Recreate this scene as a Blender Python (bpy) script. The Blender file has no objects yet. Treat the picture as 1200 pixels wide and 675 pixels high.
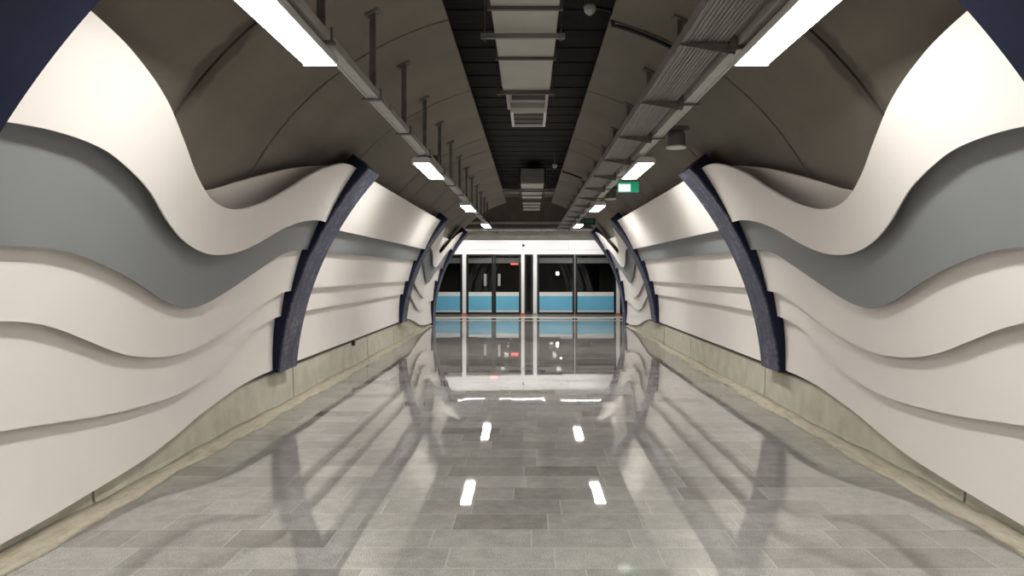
import bpy, bmesh, math, random
from math import sin, cos, pi, sqrt
random.seed(4)
C = bpy.context.scene.collection
sc = bpy.context.scene

# ------------------------------------------------------------------ materials
def nodes(name):
    m = bpy.data.materials.new(name); m.use_nodes = True
    nt = m.node_tree; b = nt.nodes['Principled BSDF']
    return m, nt, b
def N(nt, t, **kw):
    n = nt.nodes.new(t)
    for k, v in kw.items(): setattr(n, k, v)
    return n
def math_n(nt, op, a, b=None, c=None):
    n = N(nt, 'ShaderNodeMath', operation=op)
    for i, v in enumerate((a, b, c)):
        if v is None: continue
        if isinstance(v, (int, float)): n.inputs[i].default_value = v
        else: nt.links.new(v, n.inputs[i])
    return n.outputs[0]
def ramp(nt, fac, stops):
    r = N(nt, 'ShaderNodeValToRGB'); nt.links.new(fac, r.inputs[0])
    el = r.color_ramp.elements
    while len(el) < len(stops): el.new(.5)
    for e, (p, c) in zip(el, stops):
        e.position = p; e.color = (*c, 1) if len(c) == 3 else c
    return r.outputs[0]
def noise(nt, scale, vec=None, detail=4, rough=.55):
    n = N(nt, 'ShaderNodeTexNoise'); n.inputs['Scale'].default_value = scale
    n.inputs['Detail'].default_value = detail; n.inputs['Roughness'].default_value = rough
    if vec is not None: nt.links.new(vec, n.inputs['Vector'])
    return n.outputs[0]
def geo_pos(nt): return N(nt, 'ShaderNodeNewGeometry').outputs['Position']
def mapping(nt, vec, scale):
    m = N(nt, 'ShaderNodeMapping'); nt.links.new(vec, m.inputs[0]); m.inputs['Scale'].default_value = scale
    return m.outputs[0]
def mixc(nt, fac, a, b):
    n = N(nt, 'ShaderNodeMix', data_type='RGBA')
    for i, v in ((0, fac), (6, a), (7, b)):
        if isinstance(v, (int, float)): n.inputs[i].default_value = v
        elif isinstance(v, tuple): n.inputs[i].default_value = (*v, 1)
        else: nt.links.new(v, n.inputs[i])
    return n.outputs[2]

def paint(name, col, rough=.5, metal=0, vary=.06, scale=3, spec=.5, bump=0, bscale=40):
    m, nt, b = nodes(name)
    p = geo_pos(nt)
    f = noise(nt, scale, p)
    lo = tuple(c*(1-vary) for c in col); hi = tuple(min(1, c*(1+vary)) for c in col)
    nt.links.new(ramp(nt, f, [(.3, lo), (.7, hi)]), b.inputs['Base Color'])
    b.inputs['Roughness'].default_value = rough; b.inputs['Metallic'].default_value = metal
    b.inputs['Specular IOR Level'].default_value = spec
    if bump:
        bp = N(nt, 'ShaderNodeBump'); bp.inputs['Strength'].default_value = bump; bp.inputs['Distance'].default_value = .01
        nt.links.new(noise(nt, bscale, p), bp.inputs['Height']); nt.links.new(bp.outputs[0], b.inputs['Normal'])
    return m
def emit(name, col, strength):
    m, nt, b = nodes(name)
    b.inputs['Base Color'].default_value = (.8, .8, .8, 1)
    b.inputs['Emission Color'].default_value = (*col, 1); b.inputs['Emission Strength'].default_value = strength
    return m

M = {}
M['white'] = paint('white_lacquer', (.82, .77, .73), .45, vary=.015, scale=1.2, spec=.35)
M['grey'] = paint('grey_lacquer', (.225, .232, .238), .45, vary=.02, scale=1.5, spec=.35)
M['concrete'] = paint('base_concrete', (.50, .475, .39), .85, vary=.14, scale=4, bump=.25)
M['vault_gap'] = paint('joint_shadow', (.03, .028, .024), .9)
M['dark'] = paint('dark_void', (.018, .018, .016), .9, vary=.3, scale=2)
M['shell'] = paint('shell_concrete', (.18, .17, .15), .9)
M['galv'] = paint('galvanised', (.30, .30, .285), .5, .35, vary=.12, scale=8)
M['channel'] = paint('channel_steel', (.50, .50, .47), .5, .2, vary=.1, scale=8)
M['post'] = paint('post_steel', (.17, .16, .145), .55, .3, vary=.2, scale=8)
M['black'] = paint('black_plastic', (.012, .012, .012), .5)
M['duct'] = paint('duct_sheet', (.50, .505, .455), .5, .1, vary=.06, scale=3)
M['duct_flange'] = paint('duct_flange', (.16, .155, .14), .5, .3)
M['housing'] = paint('lamp_housing', (.74, .73, .70), .4)
M['diffuser'] = emit('lamp_diffuser', (1, .98, .935), 57)
M['plat_diffuser'] = emit('platform_diffuser', (1, .98, .95), 130)
M['psd_white'] = paint('psd_white', (.80, .80, .79), .35, vary=.01)
M['psd_black'] = paint('psd_black', (.012, .012, .012), .3)
M['blue_film'] = paint('blue_film', (.15, .46, .66), .25, vary=.05, scale=1.2)
M['white_film'] = paint('white_film', (.66, .68, .66), .3, vary=.04)
M['steel'] = paint('brushed_steel', (.45, .45, .44), .35, .6)
M['pipe'] = paint('pipe_grey', (.5, .48, .44), .5, .2)
M['plat_wall'] = paint('platform_wall', (.22, .21, .18), .85, vary=.15)
M['tactile'] = paint('tactile_beige', (.62, .54, .42), .6)
M['sign_green'] = emit('sign_green', (.01, .30, .16), .5)
M['sign_green'].node_tree.nodes['Principled BSDF'].inputs['Base Color'].default_value = (.02, .3, .18, 1)
M['sign_white'] = emit('sign_white', (.85, 1, .92), .8)
M['sign_dark'] = paint('sign_dark_green', (.012, .06, .04), .4)
M['sign_glyph'] = paint('sign_glyph', (.05, .16, .11), .4)
M['red_lamp'] = emit('red_lamp', (1, .08, .08), 3)
M['red'] = paint('red_label', (.75, .12, .10), .4)
M['tunnel_lamp'] = emit('tunnel_lamp', (1, .97, .9), 6)
M['speaker'] = paint('speaker_grey', (.13, .13, .12), .5)
M['rim'] = paint('rim_white', (.8, .79, .75), .4)
M['det'] = paint('detector_white', (.62, .62, .58), .4)

def navy():
    m, nt, b = nodes('navy_paint')
    p = geo_pos(nt)
    s1 = noise(nt, 5, mapping(nt, p, (1, 1.6, .5)), 6, .7)
    s2 = noise(nt, 22, mapping(nt, p, (1, .35, 1)), 3, .6)
    k = math_n(nt, 'MULTIPLY', ramp(nt, s1, [(.40, (0, 0, 0)), (.66, (1, 1, 1))]), ramp(nt, s2, [(.42, (.18,)*3), (.62, (1, 1, 1))]))
    nt.links.new(mixc(nt, k, (.021, .023, .056), (.19, .19, .225)), b.inputs['Base Color'])
    b.inputs['Roughness'].default_value = .42; b.inputs['Specular IOR Level'].default_value = .4
    return m
M['navy'] = paint('navy_plain', (.0085, .0105, .032), .55, vary=.1, spec=.2)
M['navy_scuffed'] = navy()

def glass():
    m, nt, b = nodes('tinted_glass')
    b.inputs['Base Color'].default_value = (.8, .82, .81, 1); b.inputs['Roughness'].default_value = .02
    b.inputs['Transmission Weight'].default_value = 1; b.inputs['IOR'].default_value = 1.45
    return m
M['glass'] = glass()

def vault_mat():
    m, nt, b = nodes('vault_render')
    p = geo_pos(nt)
    sx = N(nt, 'ShaderNodeSeparateXYZ'); nt.links.new(p, sx.inputs[0])
    base = ramp(nt, noise(nt, .9, p, 5), [(.3, (.205, .182, .153)), (.7, (.255, .229, .196))])
    # rusty water stain along one joint, above both walls
    wob = math_n(nt, 'MULTIPLY', math_n(nt, 'SUBTRACT', noise(nt, 5, p, 5), .5), .22)
    dy = math_n(nt, 'ABSOLUTE', math_n(nt, 'ADD', math_n(nt, 'SUBTRACT', sx.outputs[1], 5.0), wob))
    band = math_n(nt, 'SUBTRACT', 1, math_n(nt, 'SMOOTHSTEP' if False else 'DIVIDE', dy, .16))
    band = math_n(nt, 'MAXIMUM', band, 0)
    ax = math_n(nt, 'ABSOLUTE', sx.outputs[0])
    xm = math_n(nt, 'MAXIMUM', math_n(nt, 'SUBTRACT', 1, math_n(nt, 'DIVIDE', math_n(nt, 'ABSOLUTE', math_n(nt, 'SUBTRACT', ax, 2.08)), .36)), 0)
    st = math_n(nt, 'MINIMUM', math_n(nt, 'MULTIPLY', math_n(nt, 'MULTIPLY', band, xm), 2.2), .62)
    nt.links.new(mixc(nt, st, base, (.065, .05, .036)), b.inputs['Base Color'])
    b.inputs['Roughness'].default_value = .75; b.inputs['Specular IOR Level'].default_value = .25
    return m
M['vault'] = vault_mat()

def rock_mat():
    m, nt, b = nodes('sprayed_roof')
    p = geo_pos(nt)
    f = noise(nt, 3, mapping(nt, p, (.7, 6, 1)), 6, .7)
    nt.links.new(ramp(nt, f, [(.35, (.012, .012, .011)), (.72, (.04, .039, .035))]), b.inputs['Base Color'])
    b.inputs['Roughness'].default_value = .9
    return m
M['roof'] = rock_mat()

def sand_mat():
    m, nt, b = nodes('mortar_dust')
    p = geo_pos(nt)
    f = noise(nt, 6, mapping(nt, p, (3, .8, 1)), 6, .65)
    nt.links.new(ramp(nt, f, [(.3, (.37, .315, .22)), (.5, (.48, .435, .335)), (.68, (.53, .50, .41))]), b.inputs['Base Color'])
    b.inputs['Roughness'].default_value = .95
    bp = N(nt, 'ShaderNodeBump'); bp.inputs['Strength'].default_value = .5; bp.inputs['Distance'].default_value = .02
    nt.links.new(noise(nt, 30, p), bp.inputs['Height']); nt.links.new(bp.outputs[0], b.inputs['Normal'])
    return m
M['sand'] = sand_mat()

def floor_mat():
    m, nt, b = nodes('granite_tiles')
    p = geo_pos(nt)
    sx = N(nt, 'ShaderNodeSeparateXYZ'); nt.links.new(p, sx.inputs[0])
    TW, TD = .6, .3
    yr = math_n(nt, 'DIVIDE', math_n(nt, 'ADD', sx.outputs[1], 20.02), TD)
    row = math_n(nt, 'FLOOR', yr); fy = math_n(nt, 'FRACT', yr)
    wr = N(nt, 'ShaderNodeTexWhiteNoise', noise_dimensions='1D'); nt.links.new(row, wr.inputs['W'])
    xr = math_n(nt, 'ADD', math_n(nt, 'DIVIDE', math_n(nt, 'ADD', sx.outputs[0], 20), TW), wr.outputs[0])
    col = math_n(nt, 'FLOOR', xr); fx = math_n(nt, 'FRACT', xr)
    cb = N(nt, 'ShaderNodeCombineXYZ'); nt.links.new(row, cb.inputs[0]); nt.links.new(col, cb.inputs[1])
    wt = N(nt, 'ShaderNodeTexWhiteNoise', noise_dimensions='2D'); nt.links.new(cb.outputs[0], wt.inputs['Vector'])
    ex = math_n(nt, 'MULTIPLY', math_n(nt, 'MINIMUM', fx, math_n(nt, 'SUBTRACT', 1, fx)), TW)
    ey = math_n(nt, 'MULTIPLY', math_n(nt, 'MINIMUM', fy, math_n(nt, 'SUBTRACT', 1, fy)), TD)
    gap = math_n(nt, 'LESS_THAN', math_n(nt, 'MINIMUM', ex, ey), .004)
    tile = ramp(nt, wt.outputs[0], [(0, (.235, .22, .20)), (.2, (.325, .31, .288)), (.75, (.38, .368, .345)), (1, (.425, .41, .385))])
    speck = ramp(nt, noise(nt, 130, p, 2, .8), [(.30, (.42,)*3), (.5, (1, 1, 1)), (.7, (1.4,)*3)])
    mm = N(nt, 'ShaderNodeMix', data_type='RGBA', blend_type='MULTIPLY'); mm.inputs[0].default_value = 1
    mot = ramp(nt, noise(nt, 7, p, 6, .75), [(.35, (.76,)*3), (.65, (1.02,)*3)])
    m0 = N(nt, 'ShaderNodeMix', data_type='RGBA', blend_type='MULTIPLY'); m0.inputs[0].default_value = 1
    nt.links.new(tile, m0.inputs[6]); nt.links.new(mot, m0.inputs[7])
    nt.links.new(m0.outputs[2], mm.inputs[6]); nt.links.new(speck, mm.inputs[7])
    # dusty film and drag scratches
    dust = ramp(nt, noise(nt, 1.1, p, 6, .65), [(.45, (0, 0, 0)), (.75, (.35,)*3)])
    c1 = mixc(nt, dust, mm.outputs[2], (.40, .385, .35))
    rot = N(nt, 'ShaderNodeMapping'); nt.links.new(p, rot.inputs[0]); rot.inputs['Rotation'].default_value = (0, 0, .12); rot.inputs['Scale'].default_value = (1, .035, 1)
    scr = ramp(nt, noise(nt, 9, rot.outputs[0], 5, .75), [(.62, (0, 0, 0)), (.68, (.6,)*3)])
    scr2 = math_n(nt, 'MULTIPLY', scr, ramp(nt, noise(nt, .7, p, 2), [(.45, (0, 0, 0)), (.65, (1, 1, 1))]))
    c2 = mixc(nt, scr2, c1, (.48, .45, .40))
    c3 = mixc(nt, math_n(nt, 'MULTIPLY', gap, .5), c2, (.50, .475, .43))
    nt.links.new(c3, b.inputs['Base Color'])
    rg = math_n(nt, 'ADD', math_n(nt, 'MULTIPLY', noise(nt, 2.2, p, 5, .7), .022), .006)
    rg = math_n(nt, 'ADD', rg, math_n(nt, 'MULTIPLY', scr2, .25))
    rg = math_n(nt, 'ADD', rg, math_n(nt, 'MULTIPLY', wt.outputs[0], .015))
    nt.links.new(rg, b.inputs['Roughness'])
    b.inputs['IOR'].default_value = 1.85
    # each polished slab lies a hair out of level
    v1 = N(nt, 'ShaderNodeVectorMath', operation='SUBTRACT'); nt.links.new(wt.outputs[1], v1.inputs[0]); v1.inputs[1].default_value = (.5, .5, .5)
    v2 = N(nt, 'ShaderNodeVectorMath', operation='MULTIPLY'); nt.links.new(v1.outputs[0], v2.inputs[0]); v2.inputs[1].default_value = (.0025, .0035, 0)
    v3 = N(nt, 'ShaderNodeVectorMath', operation='ADD'); nt.links.new(v2.outputs[0], v3.inputs[0]); v3.inputs[1].default_value = (0, 0, 1)
    v4 = N(nt, 'ShaderNodeVectorMath', operation='NORMALIZE'); nt.links.new(v3.outputs[0], v4.inputs[0])
    nt.links.new(v4.outputs[0], b.inputs['Normal'])
    return m
M['floor'] = floor_mat()

# ------------------------------------------------------------------ mesh helpers
class MB:
    def __init__(s): s.v = []; s.f = []; s.sm = []
    def add(s, vs, fs, smooth=False):
        o = len(s.v); s.v += [tuple(v) for v in vs]
        s.f += [[i+o for i in f] for f in fs]; s.sm += [smooth]*len(fs); return s
    def box(s, x0, x1, y0, y1, z0, z1, bv=0):
        if bv:
            bm = bmesh.new(); bmesh.ops.create_cube(bm, size=1)
            for v in bm.verts:
                v.co = ((x0+x1)/2+v.co.x*(x1-x0), (y0+y1)/2+v.co.y*(y1-y0), (z0+z1)/2+v.co.z*(z1-z0))
            bmesh.ops.bevel(bm, geom=bm.edges[:], offset=bv, segments=2, affect='EDGES')
            bm.verts.index_update()
            s.add([v.co[:] for v in bm.verts], [[v.index for v in f.verts] for f in bm.faces]); bm.free(); return s
        V = [(x, y, z) for z in (z0, z1) for y in (y0, y1) for x in (x0, x1)]
        return s.add(V, [(0, 2, 3, 1), (4, 5, 7, 6), (0, 1, 5, 4), (2, 6, 7, 3), (0, 4, 6, 2), (1, 3, 7, 5)])
    def prism(s, prof, axis, a0, a1, smooth=False):
        """closed profile of 2-D points swept along axis ('y': (x,z) points, 'x': (y,z) points)"""
        n = len(prof)
        mk = (lambda p, a: (p[0], a, p[1])) if axis == 'y' else (lambda p, a: (a, p[0], p[1]))
        V = [mk(p, a0) for p in prof]+[mk(p, a1) for p in prof]
        F = [(i, (i+1) % n, n+(i+1) % n, n+i) for i in range(n)]
        return s.add(V, F+[list(range(n))[::-1], list(range(n, 2*n))], smooth)
    def tube(s, pts, r, n=10):
        from mathutils import Vector
        P = [Vector(p) for p in pts]; V = []; F = []
        for i, p in enumerate(P):
            t = (P[min(i+1, len(P)-1)]-P[max(i-1, 0)]).normalized()
            u = t.cross(Vector((0, 0, 1)) if abs(t.z) < .9 else Vector((1, 0, 0))).normalized(); w = t.cross(u)
            for k in range(n):
                V.append(p+u*r*cos(2*pi*k/n)+w*r*sin(2*pi*k/n))
        for i in range(len(P)-1):
            for k in range(n):
                F.append((i*n+k, i*n+(k+1) % n, (i+1)*n+(k+1) % n, (i+1)*n+k))
        s.add(V, F, True)
        return s.add(V[:n]+V[-n:], [list(range(n))[::-1], list(range(n, 2*n))])
    def lathe(s, x, y, prof, n=24):
        """prof: (radius, z) list around a vertical axis"""
        V = []; F = []
        for r, z in prof:
            for k in range(n): V.append((x+r*cos(2*pi*k/n), y+r*sin(2*pi*k/n), z))
        m = len(prof)
        for i in range(m-1):
            for k in range(n): F.append((i*n+k, i*n+(k+1) % n, (i+1)*n+(k+1) % n, (i+1)*n+k))
        F += [list(range(n))[::-1], list(range((m-1)*n, m*n))]
        return s.add(V, F, True)
    def build(s, name, mat, parent=None):
        xs, ys, zs = zip(*s.v)
        o = ((min(xs)+max(xs))/2, (min(ys)+max(ys))/2, min(zs))
        me = bpy.data.meshes.new(name)
        me.from_pydata([(x-o[0], y-o[1], z-o[2]) for x, y, z in s.v], [], s.f)
        me.polygons.foreach_set('use_smooth', s.sm)
        bm = bmesh.new(); bm.from_mesh(me); bmesh.ops.recalc_face_normals(bm, faces=bm.faces[:]); bm.to_mesh(me); bm.free()
        me.materials.append(M[mat] if isinstance(mat, str) else mat)
        ob = bpy.data.objects.new(name, me); C.objects.link(ob)
        if parent is not None:
            ob.parent = parent
            pl = parent['_w']
            ob.location = [o[i]-pl[i] for i in range(3)]
        else: ob.location = o
        ob['_w'] = o
        return ob

def tag(o, label, cat, group=None):
    o['label'] = label; o['category'] = cat; o['kind'] = 'thing'
    if group: o['group'] = group
    return o
def thing(name, label, cat, loc, group=None):
    o = bpy.data.objects.new(name, None); C.objects.link(o); o.location = loc; o['_w'] = tuple(loc)
    o.empty_display_size = .1
    return tag(o, label, cat, group)
def struct(mb, name, mat):
    o = mb.build(name, mat); o['kind'] = 'structure'; return o
def dup(root, loc, label, mirror=False):
    r = root.copy(); C.objects.link(r); r.location = loc; r['label'] = label
    if mirror: r.rotation_euler = (0, 0, pi)
    for ch in list(root.children):
        c = ch.copy(); C.objects.link(c); c.parent = r
        for g in list(ch.children):
            d = g.copy(); C.objects.link(d); d.parent = c
    return r

# ------------------------------------------------------------------ wall section
R, CX, CY = 3.946, 1.059, .127           # ribs lie on this arc, one per side of the passage
def P(side, y, s, d):
    a = s/R; r = R+d
    return (side*(r*cos(a)-CX), y, CY+r*sin(a))
SIDE = {-1: 'left', 1: 'right'}
RIBS = [(2.65, 3.2), (8.5, 9.12), (16.75, 17.32), (22.2, 22.75)]

# -- setting
struct(MB().box(-3.4, 3.4, -4.2, 23.2, -.2, 0).box(-8, 8, 23.2, 27.45, -.2, 0), 'floor', 'floor')
VR, VC = 2.87, 1.10
SLOT = .73
gaps = [-4.1, 1.9, 5.0, 6.65, 9.25, 12.5, 13.7, 15.9, 18.2, 20.6, 22.5, 24.2]
a_slot = math.asin(SLOT/VR); a_end = math.acos((1.9-VC)/VR)
def arc_pts(sd, r, a0, a1, n=26):
    return [(sd*r*sin(a0+(a1-a0)*i/n), VC+r*cos(a0+(a1-a0)*i/n)) for i in range(n+1)]
cv = MB(); back = MB()
for sd in (-1, 1):
    for g0, g1 in zip(gaps, gaps[1:]):
        prof = arc_pts(sd, VR, a_slot, a_end)+arc_pts(sd, VR+.10, a_slot, a_end)[::-1]
        cv.prism(prof, 'y', g0+.018, g1-.018)
    prof = arc_pts(sd, VR+.11, a_slot, a_end)+arc_pts(sd, VR+.16, a_slot, a_end)[::-1]
    back.prism(prof, 'y', gaps[0], gaps[-1]-.05)
struct(cv, 'ceiling', 'vault')
struct(back, 'trim_1', 'vault_gap')
r_ = MB()
r_.box(-1.1, 1.1, -4.1, 24.1, 4.32, 4.42)
r_.box(-1.1, -1.02, -4.1, 24.1, 3.85, 4.32).box(1.02, 1.1, -4.1, 24.1, 3.85, 4.32)
for k in range(34):                       # corrugated sprayed sheeting over the slot
    y = 2.5+k*.64; r_.box(-1.0, 1.0, y, y+.03, 4.305, 4.33)
struct(r_, 'trim_2', 'roof')
for sd in (-1, 1):
    w = MB().box(*sorted((sd*3.32, sd*3.45)), -4.2, 23.0, 0, 2.05).box(*sorted((sd*2.80, sd*3.45)), -4.2, 23.0, 1.95, 2.05)
    w.box(*sorted((sd*3.08, sd*8)), 23.0, 23.2, 0, 4.4)
    struct(w, 'wall_'+SIDE[sd], 'shell')
struct(MB().box(-3.45, 3.45, -4.4, -4.2, 0, 4.4), 'wall_back', 'shell')  # closing wall out of view, added for bounce light on the foreground

# concrete upstand in cast lengths, with open joints
joints = [-4.2, .75, 5.05, 9.35, 13.65, 16.3, 19.3, 22.15]
for sd in (-1, 1):
    b = MB()
    for j0, j1 in zip(joints, joints[1:]):
        prof = [(sd*2.972, 0), (sd*2.985, .05), (sd*2.998, .40), (sd*3.01, .415), (sd*3.29, .415), (sd*3.29, 0)]
        b.prism(prof, 'y', j0+.016, j1-.016)
    struct(b, 'baseboard_'+SIDE[sd], 'concrete')
    struct(MB().box(*sorted((sd*3.295, sd*3.315)), -4.19, 22.1, 0, .40), 'trim_%d' % (13 if sd < 0 else 14), 'vault_gap')
    # ragged mortar fillet on the floor against the upstand
    v = []; f = []; n = 240; rr = random.Random(7+sd)
    ph = [rr.uniform(0, 6) for _ in range(5)]
    for i in range(n+1):
        y = -4+26.1*i/n
        wdt = (.20 if y < 12 else .20-.012*(y-12))+.018*sin(y*2.1+ph[0])+.014*sin(y*5.3+ph[1])+.009*sin(y*13+ph[2])+rr.uniform(-.006, .006)
        hh = .030+.010*sin(y*1.7+ph[3])+.006*sin(y*7+ph[4])
        v += [(sd*(2.972-wdt), y, 0), (sd*(2.972-wdt*.8), y, .012), (sd*(2.972-wdt*.35), y, .022+.3*hh*.5), (sd*2.974, y, hh), (sd*2.974, y, 0)]
    for i in range(n):
        for k in range(4): f.append((i*5+k, i*5+k+1, i*5+6+k, i*5+5+k))
        f.append((i*5+4, i*5, i*5+5, i*5+9))
    s_ = MB().add(v, f, True); s_.add([v[k] for k in range(5)]+[v[n*5+k] for k in range(5)], [(0, 1, 2, 3, 4), (9, 8, 7, 6, 5)])
    struct(s_, 'trim_%d' % (3 if sd < 0 else 4), 'sand')

# -- wall ribs
ribword = ['at the photo edge, nearest the camera', 'second from the camera, before the straight panels', 'third from the camera, after the straight panels', 'farthest, at the platform opening']
for sd in (-1, 1):
    for i, (y0, y1) in enumerate(RIBS):
        sb = -.127 if i == 3 else .315; st = 2.93; dep = .25
        t = thing('wall_rib', 'curved navy blue rib on the %s wall, %s' % (SIDE[sd], ribword[i]), 'rib', P(sd, (y0+y1)/2, sb, 0), 'navy wall ribs')
        n = 40; ss = [sb+(st-sb)*k/n for k in range(n+1)]
        def strip(d0, d1, a, b, bot=None):
            mb = MB()
            V = []
            for s in ss:
                for d, y in ((d0, a), (d0, b), (d1, b), (d1, a)):
                    p = P(sd, y, s, d)
                    V.append(p)
            F = []
            for k in range(n):
                for q in range(4): F.append((k*4+q, k*4+(q+1) % 4, k*4+4+(q+1) % 4, k*4+4+q))
            F += [(3, 2, 1, 0), tuple(n*4+q for q in range(4))]
            return mb.add(V, F, False)
        # smooth look along the arc comes from 40 short facets
        strip(0, .02, y0, y1).build('inner_face', 'navy' if i == 0 else 'navy_scuffed', t)
        strip(.0205, dep, y0+.001, y0+.021).build('side_plate', 'navy', t)
        strip(.0205, dep, y1-.021, y1-.001).build('side_plate', 'navy', t)
        mb = MB(); V = []
        for s, d in ((st-.02, .0205), (st, .0205), (st, dep), (st-.02, dep)):
            V += [P(sd, y0+.022, s, d), P(sd, y1-.022, s, d)]
        mb.add(V, [(0, 1, 3, 2), (2, 3, 5, 4), (4, 5, 7, 6), (6, 7, 1, 0), (0, 2, 4, 6), (1, 7, 5, 3)]).build('end_cap', 'navy', t)

# -- wall panels: five overlapping layers per bay plus a backing layer
TPL = {
 'At': [(8.5,2.84),(8.2,2.83),(7.9,2.79),(7.45,2.65),(7.14,2.5),(6.9,2.36),(6.5,2.18),(6.2,2.095),(5.95,2.06),(5.7,2.065),(5.45,2.11),(5.1,2.245),(4.75,2.42),(4.3,2.62),(3.8,2.76),(3.4,2.825),(3.2,2.84)],
 'A': [(8.5,2.14),(8.2,2.14),(7.9,2.115),(7.55,2.06),(7.2,1.97),(6.7,1.8),(6.3,1.705),(5.95,1.675),(5.65,1.69),(5.3,1.765),(5.0,1.88),(4.6,2.07),(4.15,2.205),(3.9,2.245),(3.55,2.255),(3.2,2.23)],
 'B': [(8.5,1.765),(8.2,1.755),(7.95,1.73),(7.65,1.68),(7.4,1.6),(6.9,1.44),(6.5,1.32),(6.15,1.235),(5.9,1.21),(5.7,1.225),(5.4,1.29),(5.0,1.42),(4.6,1.53),(4.2,1.61),(3.9,1.635),(3.6,1.63),(3.2,1.59)],
 'C': [(8.5,1.26),(8.2,1.245),(7.85,1.185),(7.5,1.10),(7.0,.97),(6.6,.89),(6.1,.825),(5.7,.825),(5.3,.87),(5.0,.935),(4.6,1.06),(4.3,1.15),(4.05,1.2),(3.8,1.22),(3.5,1.22),(3.2,1.195)],
 'D': [(8.5,.955),(8.16,.93),(7.8,.87),(7.5,.79),(7.2,.70),(6.8,.575),(6.4,.495),(6.0,.46),(5.5,.468),(5.0,.498),(4.5,.55),(4.1,.59),(3.6,.62),(3.2,.63)],
 'E': [(8.5,.335),(8.0,.328),(7.5,.30),(7.2,.268),(6.6,.19),(6.2,.12),(5.7,.05),(5.3,.02),(4.8,-.008),(4.3,-.03),(3.2,-.05)],
 'Z': [(8.5,2.74),(8.0,2.68),(7.5,2.59),(7.1,2.50),(6.6,2.35),(6.2,2.22),(5.9,2.12),(5.6,2.07),(5.2,2.10),(4.8,2.2),(4.3,2.35),(3.2,2.5)],
}
def curve(pts):
    """monotone-ish cubic through (y, s) knots, as a function of v in 0..1"""
    q = sorted(((8.5-y)/5.3, s) for y, s in pts); xs = [a for a, _ in q]; yv = [b for _, b in q]
    m = []
    for i in range(len(q)):
        i0 = max(i-1, 0); i1 = min(i+1, len(q)-1); m.append((yv[i1]-yv[i0])/(xs[i1]-xs[i0]))
    def f(v):
        v = min(max(v, 0), 1); i = 0
        while i < len(xs)-2 and v > xs[i+1]: i += 1
        h = xs[i+1]-xs[i]; t = (v-xs[i])/h
        return (2*t**3-3*t*t+1)*yv[i]+(t**3-2*t*t+t)*h*m[i]+(-2*t**3+3*t*t)*yv[i+1]+(t**3-t*t)*h*m[i+1]
    return f
CUR = {k: curve(v) for k, v in TPL.items()}
STRAIGHT = {'At': 2.81, 'A': 2.08, 'B': 1.765, 'C': 1.275, 'D': .965, 'E': .335, 'Z': 2.6}
DF = {'A': (.02, 2.10), 'B': (.055, 1.74), 'C': (.06, 1.25), 'D': (.09, .94), 'E': (.082, .33)}
def dfun(k, s):
    if k == 'Z': return .215
    if k == 'Q': return .08
    d, s0 = DF[k]; return d+.12*(s-s0)
def panel(sd, y0, y1, bot, top, k, ny=90, ns=8, th=.018):
    G = []
    for i in range(ny+1):
        y = y0+(y1-y0)*i/ny; b, t = bot(y), top(y)
        G.append([(b+(t-b)*j/ns) for j in range(ns+1)])
    mb = MB()
    def grid(off):
        V = []
        for i in range(ny+1):
            y = y0+(y1-y0)*i/ny
            for s in G[i]: V.append(P(sd, y, s, dfun(k, s)+off))
        return V
    W = ns+1
    Fr, Bk = grid(0), grid(th)
    F = [(i*W+j, i*W+j+1, (i+1)*W+j+1, (i+1)*W+j) for i in range(ny) for j in range(ns)]
    mb.add(Fr, F, True)
    mb.add(Bk, [f[::-1] for f in F], True)
    rim = [i*W for i in range(ny+1)]+[ny*W+j for j in range(1, W)]+[i*W+ns for i in range(ny-1, -1, -1)]+[j for j in range(ns-1, 0, -1)]
    n = len(rim)
    V = [Fr[q] for q in rim]+[Bk[q] for q in rim]
    mb.add(V, [(q, (q+1) % n, n+(q+1) % n, n+q) for q in range(n)], False)
    return mb
names = {'A': ('top white', 'white'), 'B': ('grey', 'grey'), 'C': ('white', 'white'), 'D': ('white', 'white'), 'E': ('bottom white', 'white'), 'Z': ('shaded white', 'white')}
bays = [('wavy', 3.2, 8.5, 0), ('straight', 9.12, 16.75, 0), ('wavy', 17.32, 22.2, 1)]
bayword = ['near wavy bay', 'middle straight bay', 'far wavy bay']
pos = {'A': 'top white', 'B': 'grey', 'C': 'white, directly under the grey one,', 'D': 'white, next above the lowest,', 'E': 'lowest white', 'Z': 'shaded white backing'}
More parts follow.
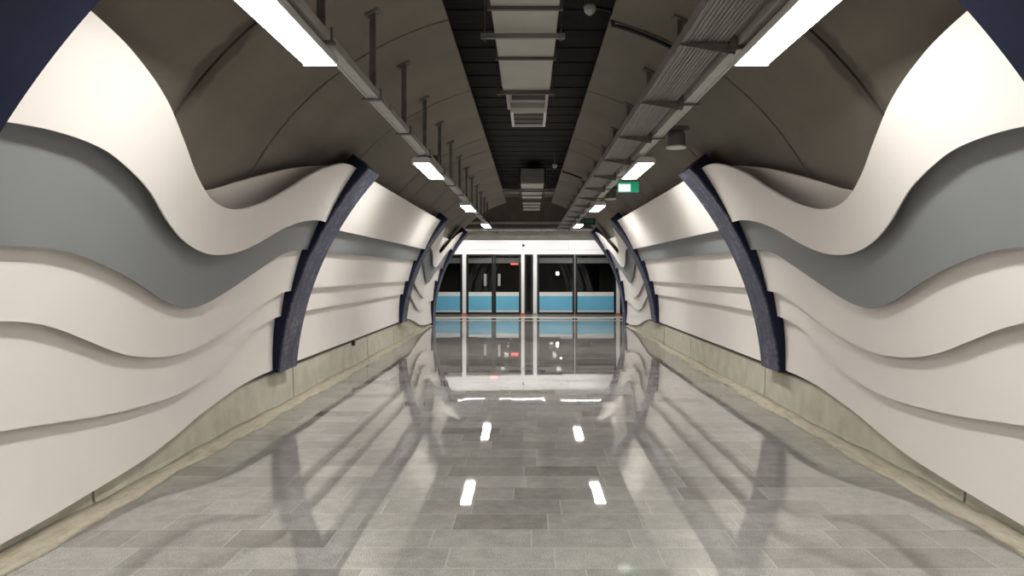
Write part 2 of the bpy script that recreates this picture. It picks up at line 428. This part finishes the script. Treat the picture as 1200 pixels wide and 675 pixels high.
for sd in (-1, 1):
    for bi, (kind, y0, y1, mir) in enumerate(bays):
        if kind == 'wavy':
            def fn(k, y0=y0, y1=y1, mir=mir):
                g = CUR[k]
                return (lambda y: g((y-y0)/(y1-y0))) if mir else (lambda y: g((y1-y)/(y1-y0)))
        else:
            fn = lambda k: (lambda y, c=STRAIGHT[k]: c)
        order = [('A', fn('At'), fn('A')), ('B', (lambda y, g=fn('A'): g(y)+.16), fn('B')), ('C', (lambda y, g=fn('B'): g(y)+.16), fn('C')),
                 ('D', (lambda y, g=fn('C'): g(y)+.14), fn('D')), ('E', (lambda y, g=fn('D'): g(y)+.14), fn('E'))]
        if kind == 'wavy': order.append(('Z', fn('Z') if bi == 0 else (lambda y, g=fn('Z'): max(g(y), 2.46)), (lambda y, g=fn('A'): g(y)+.03)))
        for k, top, bot in order:
            mb = panel(sd, y0, y1, bot, top, k, ny=100 if kind == 'wavy' else 20)
            adj = 'wave-edged' if kind == 'wavy' else 'straight-edged'
            what = {'A': 'top white %s board', 'B': 'grey %s board', 'C': 'white %s board directly under the grey one', 'D': 'white %s board next above the lowest', 'E': 'lowest white %s board', 'Z': 'shaded backing board behind the top wave'}[k]
            lab = (what % adj if '%' in what else what)+', %s wall, %s' % (SIDE[sd], bayword[bi])
            o = mb.build('wave_cladding' if kind == 'wavy' else 'straight_cladding', names[k][1])
            tag(o, lab, 'wall cladding', 'overlapping wall boards')

# -- luminaires
ordw = ['nearest', 'second', 'third', 'fourth and farthest']
LX = {-1: -1.31, 1: 1.395}
LXL = [-1.31, -1.285, -1.245, -1.215]           # the left row runs a touch askew
LY = [3.88, 9.5, 15.1, 20.8]
t0 = thing('ceiling_luminaire', '', 'ceiling light', (LX[-1], LY[0], 2.90), 'strip lights along the passage')
x, y, z = LX[-1], LY[0], 2.90
MB().prism([(x-.108, z+.004), (x-.108, z+.045), (x-.075, z+.068), (x+.075, z+.068), (x+.108, z+.045), (x+.108, z+.004), (x+.098, z), (x+.098, z+.02), (x-.098, z+.02), (x-.098, z)], 'y', y-.74, y+.74).build('housing', 'housing', t0)
MB().box(x-.0975, x+.0975, y-.735, y+.735, z+.003, z+.018).build('diffuser', 'diffuser', t0)
for q in (-1, 1):
    MB().prism([(x-.11, z-.004), (x-.11, z+.046), (x-.076, z+.070), (x+.076, z+.070), (x+.11, z+.046), (x+.11, z-.004), (x+.098, z-.006), (x-.098, z-.006)], 'y', *sorted((y+q*.7405, y+q*.752))).build('end_cap', 'housing', t0)
    MB().box(x+.03, x+.07, y+q*.5-.02, y+q*.5+.02, z+.0702, z+.0868).build('mounting_clip', 'post', t0)
for sd in (-1, 1):
    for i, yy in enumerate(LY):
        lab = 'bright white strip light under the %s channel, %s from the camera' % (SIDE[sd], ordw[i])
        if sd == -1 and i == 0: t0['label'] = lab
        else: dup(t0, (LX[1] if sd > 0 else LXL[i], yy, 2.90), lab, sd > 0 or i > 1)

for sd in (-1, 1):
    dup(t0, (LX[sd], -1.75, 2.90), 'unseen white strip light on the %s channel, behind the viewpoint' % SIDE[sd], sd > 0)  # unseen pair continuing both rows, added to light the foreground
    m = panel(sd, -4.1, 2.64, lambda y: .335, lambda y: 2.81, 'Q', ny=4, ns=16)  # plain unseen cladding, added to bounce light from behind the viewpoint
    struct(m, 'trim_%d' % (11 if sd < 0 else 12), 'white')

# -- light channels
for sd, xc in ((-1, -1.25), (1, 1.32)):
    t = thing('light_channel', 'long narrow grey steel channel carrying the %s row of strip lights' % SIDE[sd], 'cable channel', (xc, 10.5, 2.987))
    a, b_ = -2.6, 23.6
    MB().prism([(xc-.05, 3.046), (xc-.05, 2.987), (xc-.03, 2.987), (xc-.03, 2.995), (xc+.03, 2.995), (xc+.03, 2.987), (xc+.05, 2.987), (xc+.05, 3.046), (xc+.044, 3.046), (xc+.044, 3.001), (xc-.044, 3.001), (xc-.044, 3.046)], 'y', a, b_).build('channel_body', 'channel', t)
    for k in range(5):
        y = 6.3+k*4.1
        MB().box(xc-.056, xc-.0505, y, y+.14, 2.991, 3.036).build('splice_plate', 'galv', t)
        MB().box(xc+.0505, xc+.056, y, y+.14, 2.991, 3.036).build('splice_plate', 'galv', t)

def vault_h(x, r=VR): return VC+sqrt(r*r-x*x)
# -- posts of the left channel
nth = ['nearest', 'second', 'third', 'fourth', 'fifth', 'sixth', 'seventh', 'eighth', 'ninth', 'tenth', 'eleventh', 'twelfth', 'thirteenth', 'fourteenth']
px = -1.25; zt = vault_h(1.25)
tp = thing('channel_post', '', 'post', (px, 4.43, 2.95), 'hanger posts of the left channel')
MB().prism([(px-.022, 4.41), (px+.022, 4.41), (px+.022, 4.45), (px+.014, 4.45), (px+.014, 4.418), (px-.014, 4.418), (px-.014, 4.45), (px-.022, 4.45)], 'y', 0, 1) if False else None
def cpost(mb, x, y, z0, z1, w=.022):
    prof = [(-w, -.02), (w, -.02), (w, .02), (w-.007, .02), (w-.007, -.012), (-w+.007, -.012), (-w+.007, .02), (-w, .02)]
    n = len(prof); V = [(x+a, y+b, z0) for a, b in prof]+[(x+a, y+b, z1) for a, b in prof]
    mb.add(V, [(i, (i+1) % n, n+(i+1) % n, n+i) for i in range(n)]+[list(range(n))[::-1], list(range(n, 2*n))]); return mb
def base_plate(mb, sd, xc, y, w=.055, th=.02):
    V = []
    for dx in (-w, w):
        x = xc+dx; zz = vault_h(abs(x))
        for dy in (-w, w):
            V += [(x, y+dy, zz-.001), (x, y+dy, zz-th)]
    mb.add(V, [(0, 2, 6, 4), (1, 5, 7, 3), (0, 1, 3, 2), (4, 6, 7, 5), (0, 4, 5, 1), (2, 3, 7, 6)]); return mb
cpost(MB(), px, 4.43, 3.047, zt-.012).build('post', 'post', tp)
bp = base_plate(MB(), -1, px, 4.43).build('base_plate', 'post', tp)
for dx, dy in ((-.038, -.038), (.038, -.038), (-.038, .038), (.038, .038)):
    xx = px+dx; zz = vault_h(abs(xx))-.02
    MB().lathe(xx, 4.43+dy, [(.011, zz-.014), (.011, zz+.004)], 6).build('bolt', 'galv', bp)
MB().box(px-.085, px+.085, 4.405, 4.455, 2.9712, 2.9867, .003).build('foot_bar', 'post', tp)
for dx in (-1, 1):
    MB().box(*sorted((px+dx*.058, px+dx*.07)), 4.42, 4.44, 2.9868, 3.07).build('side_bolt', 'post', tp)
for i in range(13):
    lab = 'dark steel post from vault to left light channel, %s' % ('nearest the camera' if i == 0 else nth[i]+' from the camera')
    if i == 0: tp['label'] = lab
    else: dup(tp, (px, 4.43+1.47*i, 2.95), lab)

# -- right cable tray and its brackets
t = thing('cable_tray', 'wide ribbed grey cable tray running along the right of the ceiling', 'cable tray', (1.07, 11, 3.0))
TX0, TX1 = .935, 1.205
m = MB().box(TX0, TX1, 1.0, 24.8, 3.012, 3.018)
m.build('tray_bottom', 'galv', t)
for k in range(11):
    x = TX0+.012+k*(TX1-TX0-.024)/10
    MB().prism([(x-.006, 3.0118), (x+.006, 3.0118), (x+.0035, 3.002), (x-.0035, 3.002)], 'y', 1.0, 24.8).build('rib', 'galv', t)
for x in (TX0, TX1):
    MB().box(x-.004, x+.004, 1.0, 24.8, 3.002, 3.075).build('side_rail', 'galv', t)
bx = 1.24; zt = vault_h(bx)
tb = thing('tray_bracket', '', 'bracket', (bx, 4.52, 2.94), 'cantilever brackets of the cable tray')
cpost(MB(), bx, 4.52, 2.935, zt-.012).build('post', 'post', tb)
base_plate(MB(), 1, bx, 4.52).build('base_plate', 'post', tb)
m = MB(); V = []
for y in (4.495, 4.50): V += [(.925, y, 3.0), (1.217, y, 3.0), (1.217, y, 2.935), (.925, y, 2.985)]
m.add(V, [(0, 1, 2, 3), (7, 6, 5, 4), (0, 4, 5, 1), (1, 5, 6, 2), (2, 6, 7, 3), (3, 7, 4, 0)])
m.box(.925, 1.217, 4.5005, 4.55, 2.994, 3.0009)
m.build('cantilever_arm', 'post', tb)
MB().box(1.217, 1.263, 4.47, 4.497, 2.95, 3.03).build('clamp_plate', 'post', tb)
MB().box(1.2635, 1.40, 4.50, 4.54, 2.9712, 2.9867, .003).build('foot_bar', 'post', tb)
for i in range(13):
    lab = 'steel cantilever bracket under the right cable tray, %s' % ('nearest the camera' if i == 0 else nth[i]+' from the camera')
    if i == 0: tb['label'] = lab
    else: dup(tb, (bx, 4.52+1.55*i, 2.94), lab)

# -- ventilation ducts in the roof slot
def duct(x0, x1, ya, yb, z0, z1, flanges, label):
    t = thing('air_duct', label, 'air duct', ((x0+x1)/2, (ya+yb)/2, z0), 'sheet-metal ducts in the ceiling slot')
    ys = [ya]+flanges+[yb]
    for a, b in zip(ys, ys[1:]):
        MB().box(x0, x1, a+.004, b-.004, z0, z1, .006).build('duct_section', 'duct', t)
    for y in flanges:
        f = MB(); w = .03
        f.box(x0-w, x1+w, y-.016, y+.016, z0-w, z0-.0005).box(x0-w, x1+w, y-.016, y+.016, z1+.0005, z1+w)
        f.box(x0-w, x0-.0005, y-.016, y+.016, z0, z1).box(x1+.0005, x1+w, y-.016, y+.016, z0, z1)
        f.build('flange', 'duct_flange', t)
    return t
d1 = duct(-.31, .245, 2.4, 8.78, 3.75, 4.12, [3.2, 4.6, 5.97, 7.37], 'pale sheet-metal air duct overhead in the dark slot, nearer one')
# tail of the first duct: open underside frame, then a louvred grille
m = MB().box(-.29, .235, 8.79, 9.86, 3.86, 4.10)
m.build('tail_box', 'duct', d1)
for x in (-.285, .205): MB().box(x, x+.035, 8.79, 9.86, 3.775, 3.859).build('tail_rail', 'duct', d1)
MB().box(-.22, .205, 9.4, 9.43, 3.80, 3.859).build('tail_rail', 'duct_flange', d1)
g = MB().box(-.25, -.215, 9.87, 10.85, 3.74, 3.80).box(.20, .235, 9.87, 10.85, 3.74, 3.80).box(-.2145, .1995, 9.87, 9.90, 3.74, 3.80).box(-.2145, .1995, 10.82, 10.85, 3.74, 3.80)
gf = g.build('grille_frame', 'psd_white', d1)
for k in range(9):
    y = 9.98+k*.1
    MB().prism([(y-.03, 3.765), (y-.025, 3.76), (y+.03, 3.79), (y+.025, 3.795)], 'x', -.2140, .1990).build('louvre', 'duct_flange' if k % 3 == 2 else 'duct', gf)
MB().box(-.25, .235, 9.87, 10.85, 3.801, 4.1).build('plenum', 'duct', d1)
d2 = duct(-.20, .36, 17.9, 25.6, 3.74, 4.12, [19.4, 20.5, 21.4, 22.3, 23.3, 24.4], 'pale sheet-metal air duct in the slot, farther one with square end')
MB().box(-.19, .35, 17.86, 17.9, 3.76, 4.10).build('end_plate', 'galv', d2)
def trapeze(y, x0, x1, zb, mat, label):
    t = thing('duct_hanger', label, 'hanger', ((x0+x1)/2, y, zb-.045), 'trapeze hangers of the ducts')
    MB().prism([(y-.02, zb-.045), (y+.02, zb-.045), (y+.02, zb-.001), (y+.014, zb-.001), (y+.014, zb-.039), (y-.014, zb-.039), (y-.014, zb-.001), (y-.02, zb-.001)], 'x', x0, x1).build('crossbar', mat, t)
    for x in (x0+.035, x1-.035):
        r = MB().tube([(x, y, zb-.07), (x, y, 4.249)], .008, 8).build('threaded_rod', 'post', t)
        MB().lathe(x, y, [(.016, zb-.058), (.016, zb-.046)], 6).build('nut', 'galv', r)
trapeze(6.55, -.43, .32, 3.72, 'galv', 'light steel bar hung on rods under the near duct')
trapeze(8.72, -.39, .31, 3.748, 'duct_flange', 'dark steel bar on rods where the near duct meets its tail')
trapeze(18.9, -.33, .48, 3.739, 'galv', 'steel bar hung on rods under the start of the far duct')
trapeze(21.8, -.33, .48, 3.739, 'duct_flange', 'steel bar hung on rods under the middle of the far duct')

# -- detectors, conduits, speakers, junction boxes
def detector(x, y, label):
    z = 3.93
    t = thing('smoke_detector', label, 'smoke detector', (x, y, z), 'round ceiling detectors')
    MB().lathe(x, y, [(.05, z+.07), (.055, z+.045), (.055, z+.03)], 20).build('mounting_base', 'det', t)
    MB().lathe(x, y, [(.048, z+.0295), (.05, z+.015), (.04, z-.005), (.022, z-.012), (.02, z-.02), (.0, z-.021)], 20).build('sensor_head', 'det', t)
    MB().tube([(x, y, z+.071), (x, y, 4.249)], .01, 8).build('drop_rod', 'post', t)
detector(.545, 6.62, 'white round smoke detector beside the near duct in the slot')
detector(.57, 16.4, 'white round smoke detector in the slot, farther along the passage')
def conduit(y, x0, x1, x2, label):
    pts = [(x0, y, 3.99), (x1-.02, y, 3.965)]
    n = 14
    for i in range(n+1):
        x = x1+(x2-x1)*i/n; pts.append((x, y, vault_h(x, VR-.032)-(.0 if i else .01)))
    o = MB().tube(pts, .018, 8).build('cable_conduit', 'black'); tag(o, label, 'conduit', 'conduits to the detectors')
conduit(6.665, .60, .76, 1.29, 'black cable conduit across the vault from the near detector to the tray')
conduit(16.42, .625, .76, 1.17, 'black cable conduit across the vault from the farther detector')

def speaker(x, y, z, k, label):
    t = thing('hanging_speaker', label, 'speaker', (x, y, z), 'round hanging speakers')
    MB().lathe(x, y, [(.02*k, z+.155*k), (.075*k, z+.15*k), (.082*k, z+.13*k), (.082*k, z+.02*k)], 28).build('body', 'speaker', t)
    MB().lathe(x, y, [(.082*k, z+.0195*k), (.094*k, z+.014*k), (.09*k, z), (.076*k, z-.004*k), (.07*k, z+.008*k), (.0, z+.008*k)], 28).build('rim', 'rim', t)
    MB().box(x-.11*k, x+.11*k, y-.05*k, y+.05*k, z+.156*k, z+.20*k, .004).build('mount_box', 'post', t)
    for dx in (-.025, .025):
        MB().tube([(x+dx*k, y, z+.201*k), (x+dx*k, y, vault_h(x+dx*k)-.001)], .006, 8).build('rod', 'galv', t)
speaker(1.56, 7.82, 2.915, 1.15, 'round grey hanging speaker with white rim, near right channel')
speaker(1.56, 14.1, 2.99, 1.2, 'round grey hanging speaker right of the third right strip light')
def jbox(x, y, label):
    t = thing('junction_box', label, 'junction box', (x, y, 3.0465), None)
    MB().box(x-.05, x+.05, y-.06, y+.06, 3.0465, 3.14, .006).build('box_body', 'post', t)
    MB().tube([(x, y-.061, 3.08), (x, y-.10, 3.08)], .014, 8).build('cable_gland', 'black', t)
jbox(-1.24, 9.75, 'small dark junction box on the left channel above the second strip light')
o = MB().box(-2.995, -2.95, 12.45, 12.53, .36, .435, .004).build('fixing_clip', 'black'); tag(o, 'small black fixing clip on the left concrete base under the straight panels', 'clip')

# -- exit signs
def exit_sign(x0, x1, y, z0, z1, lit, label):
    t = thing('exit_sign', label, 'exit sign', ((x0+x1)/2, y, z0), 'green exit signs')
    MB().box(x0, x1, y, y+.06, z0, z1, .005).build('sign_case', 'sign_green' if lit else 'sign_dark', t)
    if lit:
        xm = x0+(x1-x0)*.60
        MB().box(x0+.012, xm, y-.004, y-.0005, z0+.012, z1-.035).build('sign_face', 'sign_white', t)['label'] = 'bright white left half of the sign face'
        MB().box(xm+.001, x1-.012, y-.004, y-.0005, z0+.012, z1-.035).build('sign_face', 'sign_green', t)['label'] = 'green right half of the sign face'
    else:
        for a, b in ((.03, .10), (.13, .22), (.25, .34)):
            MB().box(x0+a, x0+b, y-.004, y-.0005, z0+.03, z1-.03).build('sign_face', 'sign_glyph', t)
    for x in (x0+.04, x1-.04) if not lit else (x0+.02,):
        MB().tube([(x, y+.03, z1-.002), (x, y+.03, vault_h(x)-.001 if not lit else 2.9868)], .006, 8).build('hanger_rod', 'post', t)
exit_sign(1.33, 1.645, 11.05, 2.80, 2.955, True, 'lit green and white exit sign below the second right strip light')
exit_sign(1.36, 1.76, 19.5, 2.86, 3.03, False, 'unlit dark green exit sign near the platform end of the tray')

# ------------------------------------------------------------------ platform end
PY = 27.65; S = 864/PY
def X(px): return (px-620)/S
def H(py): return 1.6-(py-319)/S
struct(MB().box(-8, 8, PY+.15, PY+.3, 2.84, 4.42), 'wall_far', 'plat_wall')
pc = MB().box(-8, 8, 24.21, PY+.3, 4.43, 4.5)
for sd in (-1, 1):                                        # spandrel closing the end of the vault
    prof = arc_pts(sd, VR+.17, a_slot, a_end)+[(sd*3.6, 1.9), (sd*3.6, 4.42), (sd*1.1, 4.42)]
    pc.prism(prof, 'y', 24.05, 24.18)
struct(pc, 'trim_5', 'plat_wall')
for sd in (-1, 1): struct(MB().box(*sorted((sd*8.0, sd*8.15)), 23.2, PY+.3, 0, 4.42), 'trim_%d' % (6 if sd < 0 else 7), 'shell')
struct(MB().box(-8, 8, 24.2, 24.42, .0005, .006).box(-8, 8, 25.75, 26.35, .0005, .006), 'trim_8', 'tactile')
struct(MB().box(-8, 8, 27.45, 27.80, -.2, .005), 'trim_9', 'steel')
# dark running tunnel beyond the doors
tn = MB().box(-8, 8, 32, 32.2, -1.2, 4.5).box(-8, 8, 27.81, 32, -1.3, -1.2).box(-8, 8, 27.96, 32, 4.43, 4.5)
struct(tn, 'trim_10', 'dark')
# header over the doors
hd = thing('door_header', 'long white header band above the platform screen doors', 'door header', (0, PY, H(298)))
for a, b in ((-8, X(612.5)), (X(612.8), X(666)), (X(666.3), 8)):
    MB().box(a, b, PY-.06, PY+.14, H(293)+.008, H(281.5), .004).build('header_panel', 'psd_white', hd)
MB().box(-8, 8, PY-.04, PY+.14, H(298), H(293)-.004).build('header_rail', 'psd_white', hd)
MB().box(-8, 8, PY-.02, PY+.14, H(293)-.003, H(293)+.007).build('header_groove', 'pipe', hd)
MB().box(X(575), X(583), PY-.052, PY-.041, H(298)+.02, H(294)).build('door_lamp', 'red_lamp', hd)['label'] = 'small red lamp over the sliding doors'
o = MB().lathe(X(613.5), PY-.118, [(.055, H(287.0)), (.05, H(288.2)), (.03, H(289)), (.0, H(289.1))], 16)
o.box(X(613.5)-.02, X(613.5)+.02, PY-.118, PY-.0605, H(287.0), H(287.0)+.03)
tag(o.build('dome_camera', 'black'), 'small black dome camera on the white header band', 'camera')

# posts
for i, (a, b, lab) in enumerate(((542, 546.3, 'white post left of the sliding door pair'), (610.8, 614.6, 'white post right of the sliding door pair'),
                               (624.8, 629.2, 'white post left of the fixed glass panes, right of centre'), (722.2, 726.3, 'white post at the right end of the fixed glass panes'))):
    t = thing('door_post', lab, 'post', ((X(a)+X(b))/2, PY, .005), 'white posts of the screen doors')
    MB().box(X(a), X(b), PY-.05, PY+.10, .0051, H(298)-.001, .006).build('post_body', 'psd_white', t)
    MB().box(X(a)-.02, X(b)+.02, PY-.065, PY-.0505, .0051, .07).build('base_plate', 'red' if i != 2 else 'steel', t)
def pane(name, pa, pb, label, blue=True, handle=None, cat='glass door', a2=None, b2=None, group='glazed panels of the screen doors', top=True):
    x0, x1 = X(pa), X(pb); z0, z1 = .012, H(298)-.004; fr = .07
    t = thing(name, label, cat, ((x0+x1)/2, PY, z0), group)
    f = MB().box(x0, x0+fr, PY, PY+.05, z0, z1).box(x1-fr, x1, PY, PY+.05, z0, z1).box(x0+fr, x1-fr, PY, PY+.05, z0, z0+.09).box(x0+fr, x1-fr, PY, PY+.05, z1-.06, z1)
    f.build('frame', 'psd_black', t)
    MB().box(x0+fr, x1-fr, PY+.02, PY+.03, z0+.09, z1-.06).build('glass_pane', 'glass', t)
    if blue:
        b0, b1 = x0+fr+.01, x1-fr-.01
        MB().box(b0, b1, PY+.008, PY+.0195, H(363.8), H(347)).build('blue_band', 'blue_film', t)
        MB().box(b0, b1, PY+.008, PY+.0195, H(347)+.001, H(342.3)).build('white_band', 'white_film', t)
        MB().box(b0, b1, PY+.008, PY+.0195, H(368.2), H(363.8)-.001).build('white_band', 'white_film', t)
    if handle is not None:
        xh = X(handle); h = MB().box(xh-.05, xh+.05, PY-.03, PY-.015, H(335), H(321), .004)
        for zz in (H(334), H(323)): h.box(xh-.015, xh+.015, PY-.0155, PY+.0205, zz, zz+.03)
        h.build('handle', 'steel', t)
    return t
pane('sliding_door', 546.6, 578.6, 'left sliding glass leaf with blue band and steel handle', handle=568.6)
pane('sliding_door', 578.9, 610.5, 'right sliding glass leaf with blue band and steel handle', handle=585)
pane('fixed_pane', 629.5, 673.2, 'fixed dark glass pane with blue band, just right of the centre posts')
pane('fixed_pane', 674.2, 721.9, 'fixed dark glass pane with blue band, left of the right end post')
pane('fixed_pane', 500, 541.7, 'leftmost glass pane with blue band, half behind the left rib')
pane('fixed_pane', 726.6, 768, 'rightmost sliver of glass pane with blue band behind the right rib')
pane('fixed_pane', 614.9, 624.5, 'narrow dark glass pane between the two centre posts', blue=False)
o = MB().box(X(673.3), X(674.1), PY-.01, PY+.05, .012, H(298)-.004).build('mullion', 'steel'); tag(o, 'thin grey mullion between the two right fixed panes', 'mullion')
# rail and lamps seen through the glass
for a, b, lab in ((440, 612, 'grey steel rail behind the glass on the left'), (628, 800, 'grey steel rail behind the glass on the right')):
    o = MB().box((a-620)/30.4, (b-620)/30.4, 28.0, 28.1, 1.6+10.5*28.45/864, 1.6+16.5*28.45/864, .01).build('tunnel_rail', 'psd_white'); tag(o, lab, 'rail', 'rails behind the glass')
for (a, b), w, h, lab, mt in (((653.3, 320.5), .06, .07, 'small white lamp on the tunnel wall behind the right pane', 'tunnel_lamp'), ((657.5, 306.3), .05, .03, 'faint upper white lamp on the tunnel wall', 'tunnel_lamp'), ((603, 309.5), .16, .025, 'red lamp strip behind the right sliding leaf', 'red_lamp')):
    q = 864/31.9; xx = (a-620)/q; zz = 1.6-(b-319)/q
    t = thing('tunnel_lamp', lab, 'lamp', (xx, 31.95, zz-h), None)
    MB().box(xx-w-.03, xx+w+.03, 31.93, 31.999, zz-h-.03, zz+h+.03).build('lamp_case', 'psd_black', t)
    MB().box(xx-w, xx+w, 31.90, 31.9295, zz-h, zz+h, .008).build('lens', mt, t)

# platform strip lights, and pipes on the wall above
tl = thing('platform_light', 'strip light above the middle of the platform header', 'ceiling light', (-.24, 26.3, 2.94), 'strip lights over the platform')
MB().box(-1.08, .60, 26.22, 26.38, 2.955, 3.03).box(-1.08, .60, 26.22, 26.228, 2.925, 2.9549).build('housing', 'housing', tl)
MB().box(-1.06, .58, 26.275, 26.325, 2.94, 2.9545).build('diffuser', 'plat_diffuser', tl)
for x in (-.9, .42): MB().tube([(x, 26.3, 3.0301), (x, 26.3, 4.4299)], .008, 8).build('hanger_rod', 'post', tl)
dup(tl, (1.95, 26.3, 2.94), 'strip light above the right part of the platform header')
dup(tl, (-2.43, 26.3, 2.94), 'strip light above the left part of the platform header')
for (y, z, r, lab) in ((27.55, 3.45, .05, 'upper grey pipe along the wall above the platform'), (27.5, 3.2, .06, 'lower grey pipe along the wall above the platform'), (24.9, 4.32, .06, 'grey pipe crossing under the platform ceiling by the vault end')):
    t = thing('wall_pipe', lab, 'pipe', (0, y, z), 'pipes over the platform')
    MB().tube([(-7.9, y, z), (7.9, y, z)], r, 12).build('pipe_run', 'pipe', t)
    for x in (-4.5, -1.5, 1.5, 4.5):
        if y > 27: MB().box(x-.02, x+.02, y-r-.006, PY+.1499, z-r-.006, z+r+.006).build('pipe_clamp', 'post', t)
        else: MB().box(x-.01, x+.01, y-.01, y+.01, z+r, 4.4299).build('pipe_clamp', 'post', t)

for o in bpy.data.objects:
    if '_w' in o: del o['_w']

# ------------------------------------------------------------------ world, camera, view
w = bpy.data.worlds.new('World'); sc.world = w; w.use_nodes = True
w.node_tree.nodes['Background'].inputs[0].default_value = (.02, .02, .02, 1)
cam = bpy.data.cameras.new('Camera'); co = bpy.data.objects.new('Camera', cam); C.objects.link(co)
co.location = (0, 0, 1.6); co.rotation_euler = (pi/2, 0, 0)
cam.sensor_width = 36; cam.lens = 864*36/1200; cam.sensor_fit = 'HORIZONTAL'
cam.shift_x = -20/1200; cam.shift_y = -18.5/1200
cam.clip_start = .05
sc.camera = co
vs = sc.view_settings
vs.view_transform = 'Standard'; vs.look = 'None'; vs.exposure = .2; vs.gamma = 1; vs.use_curve_mapping = False
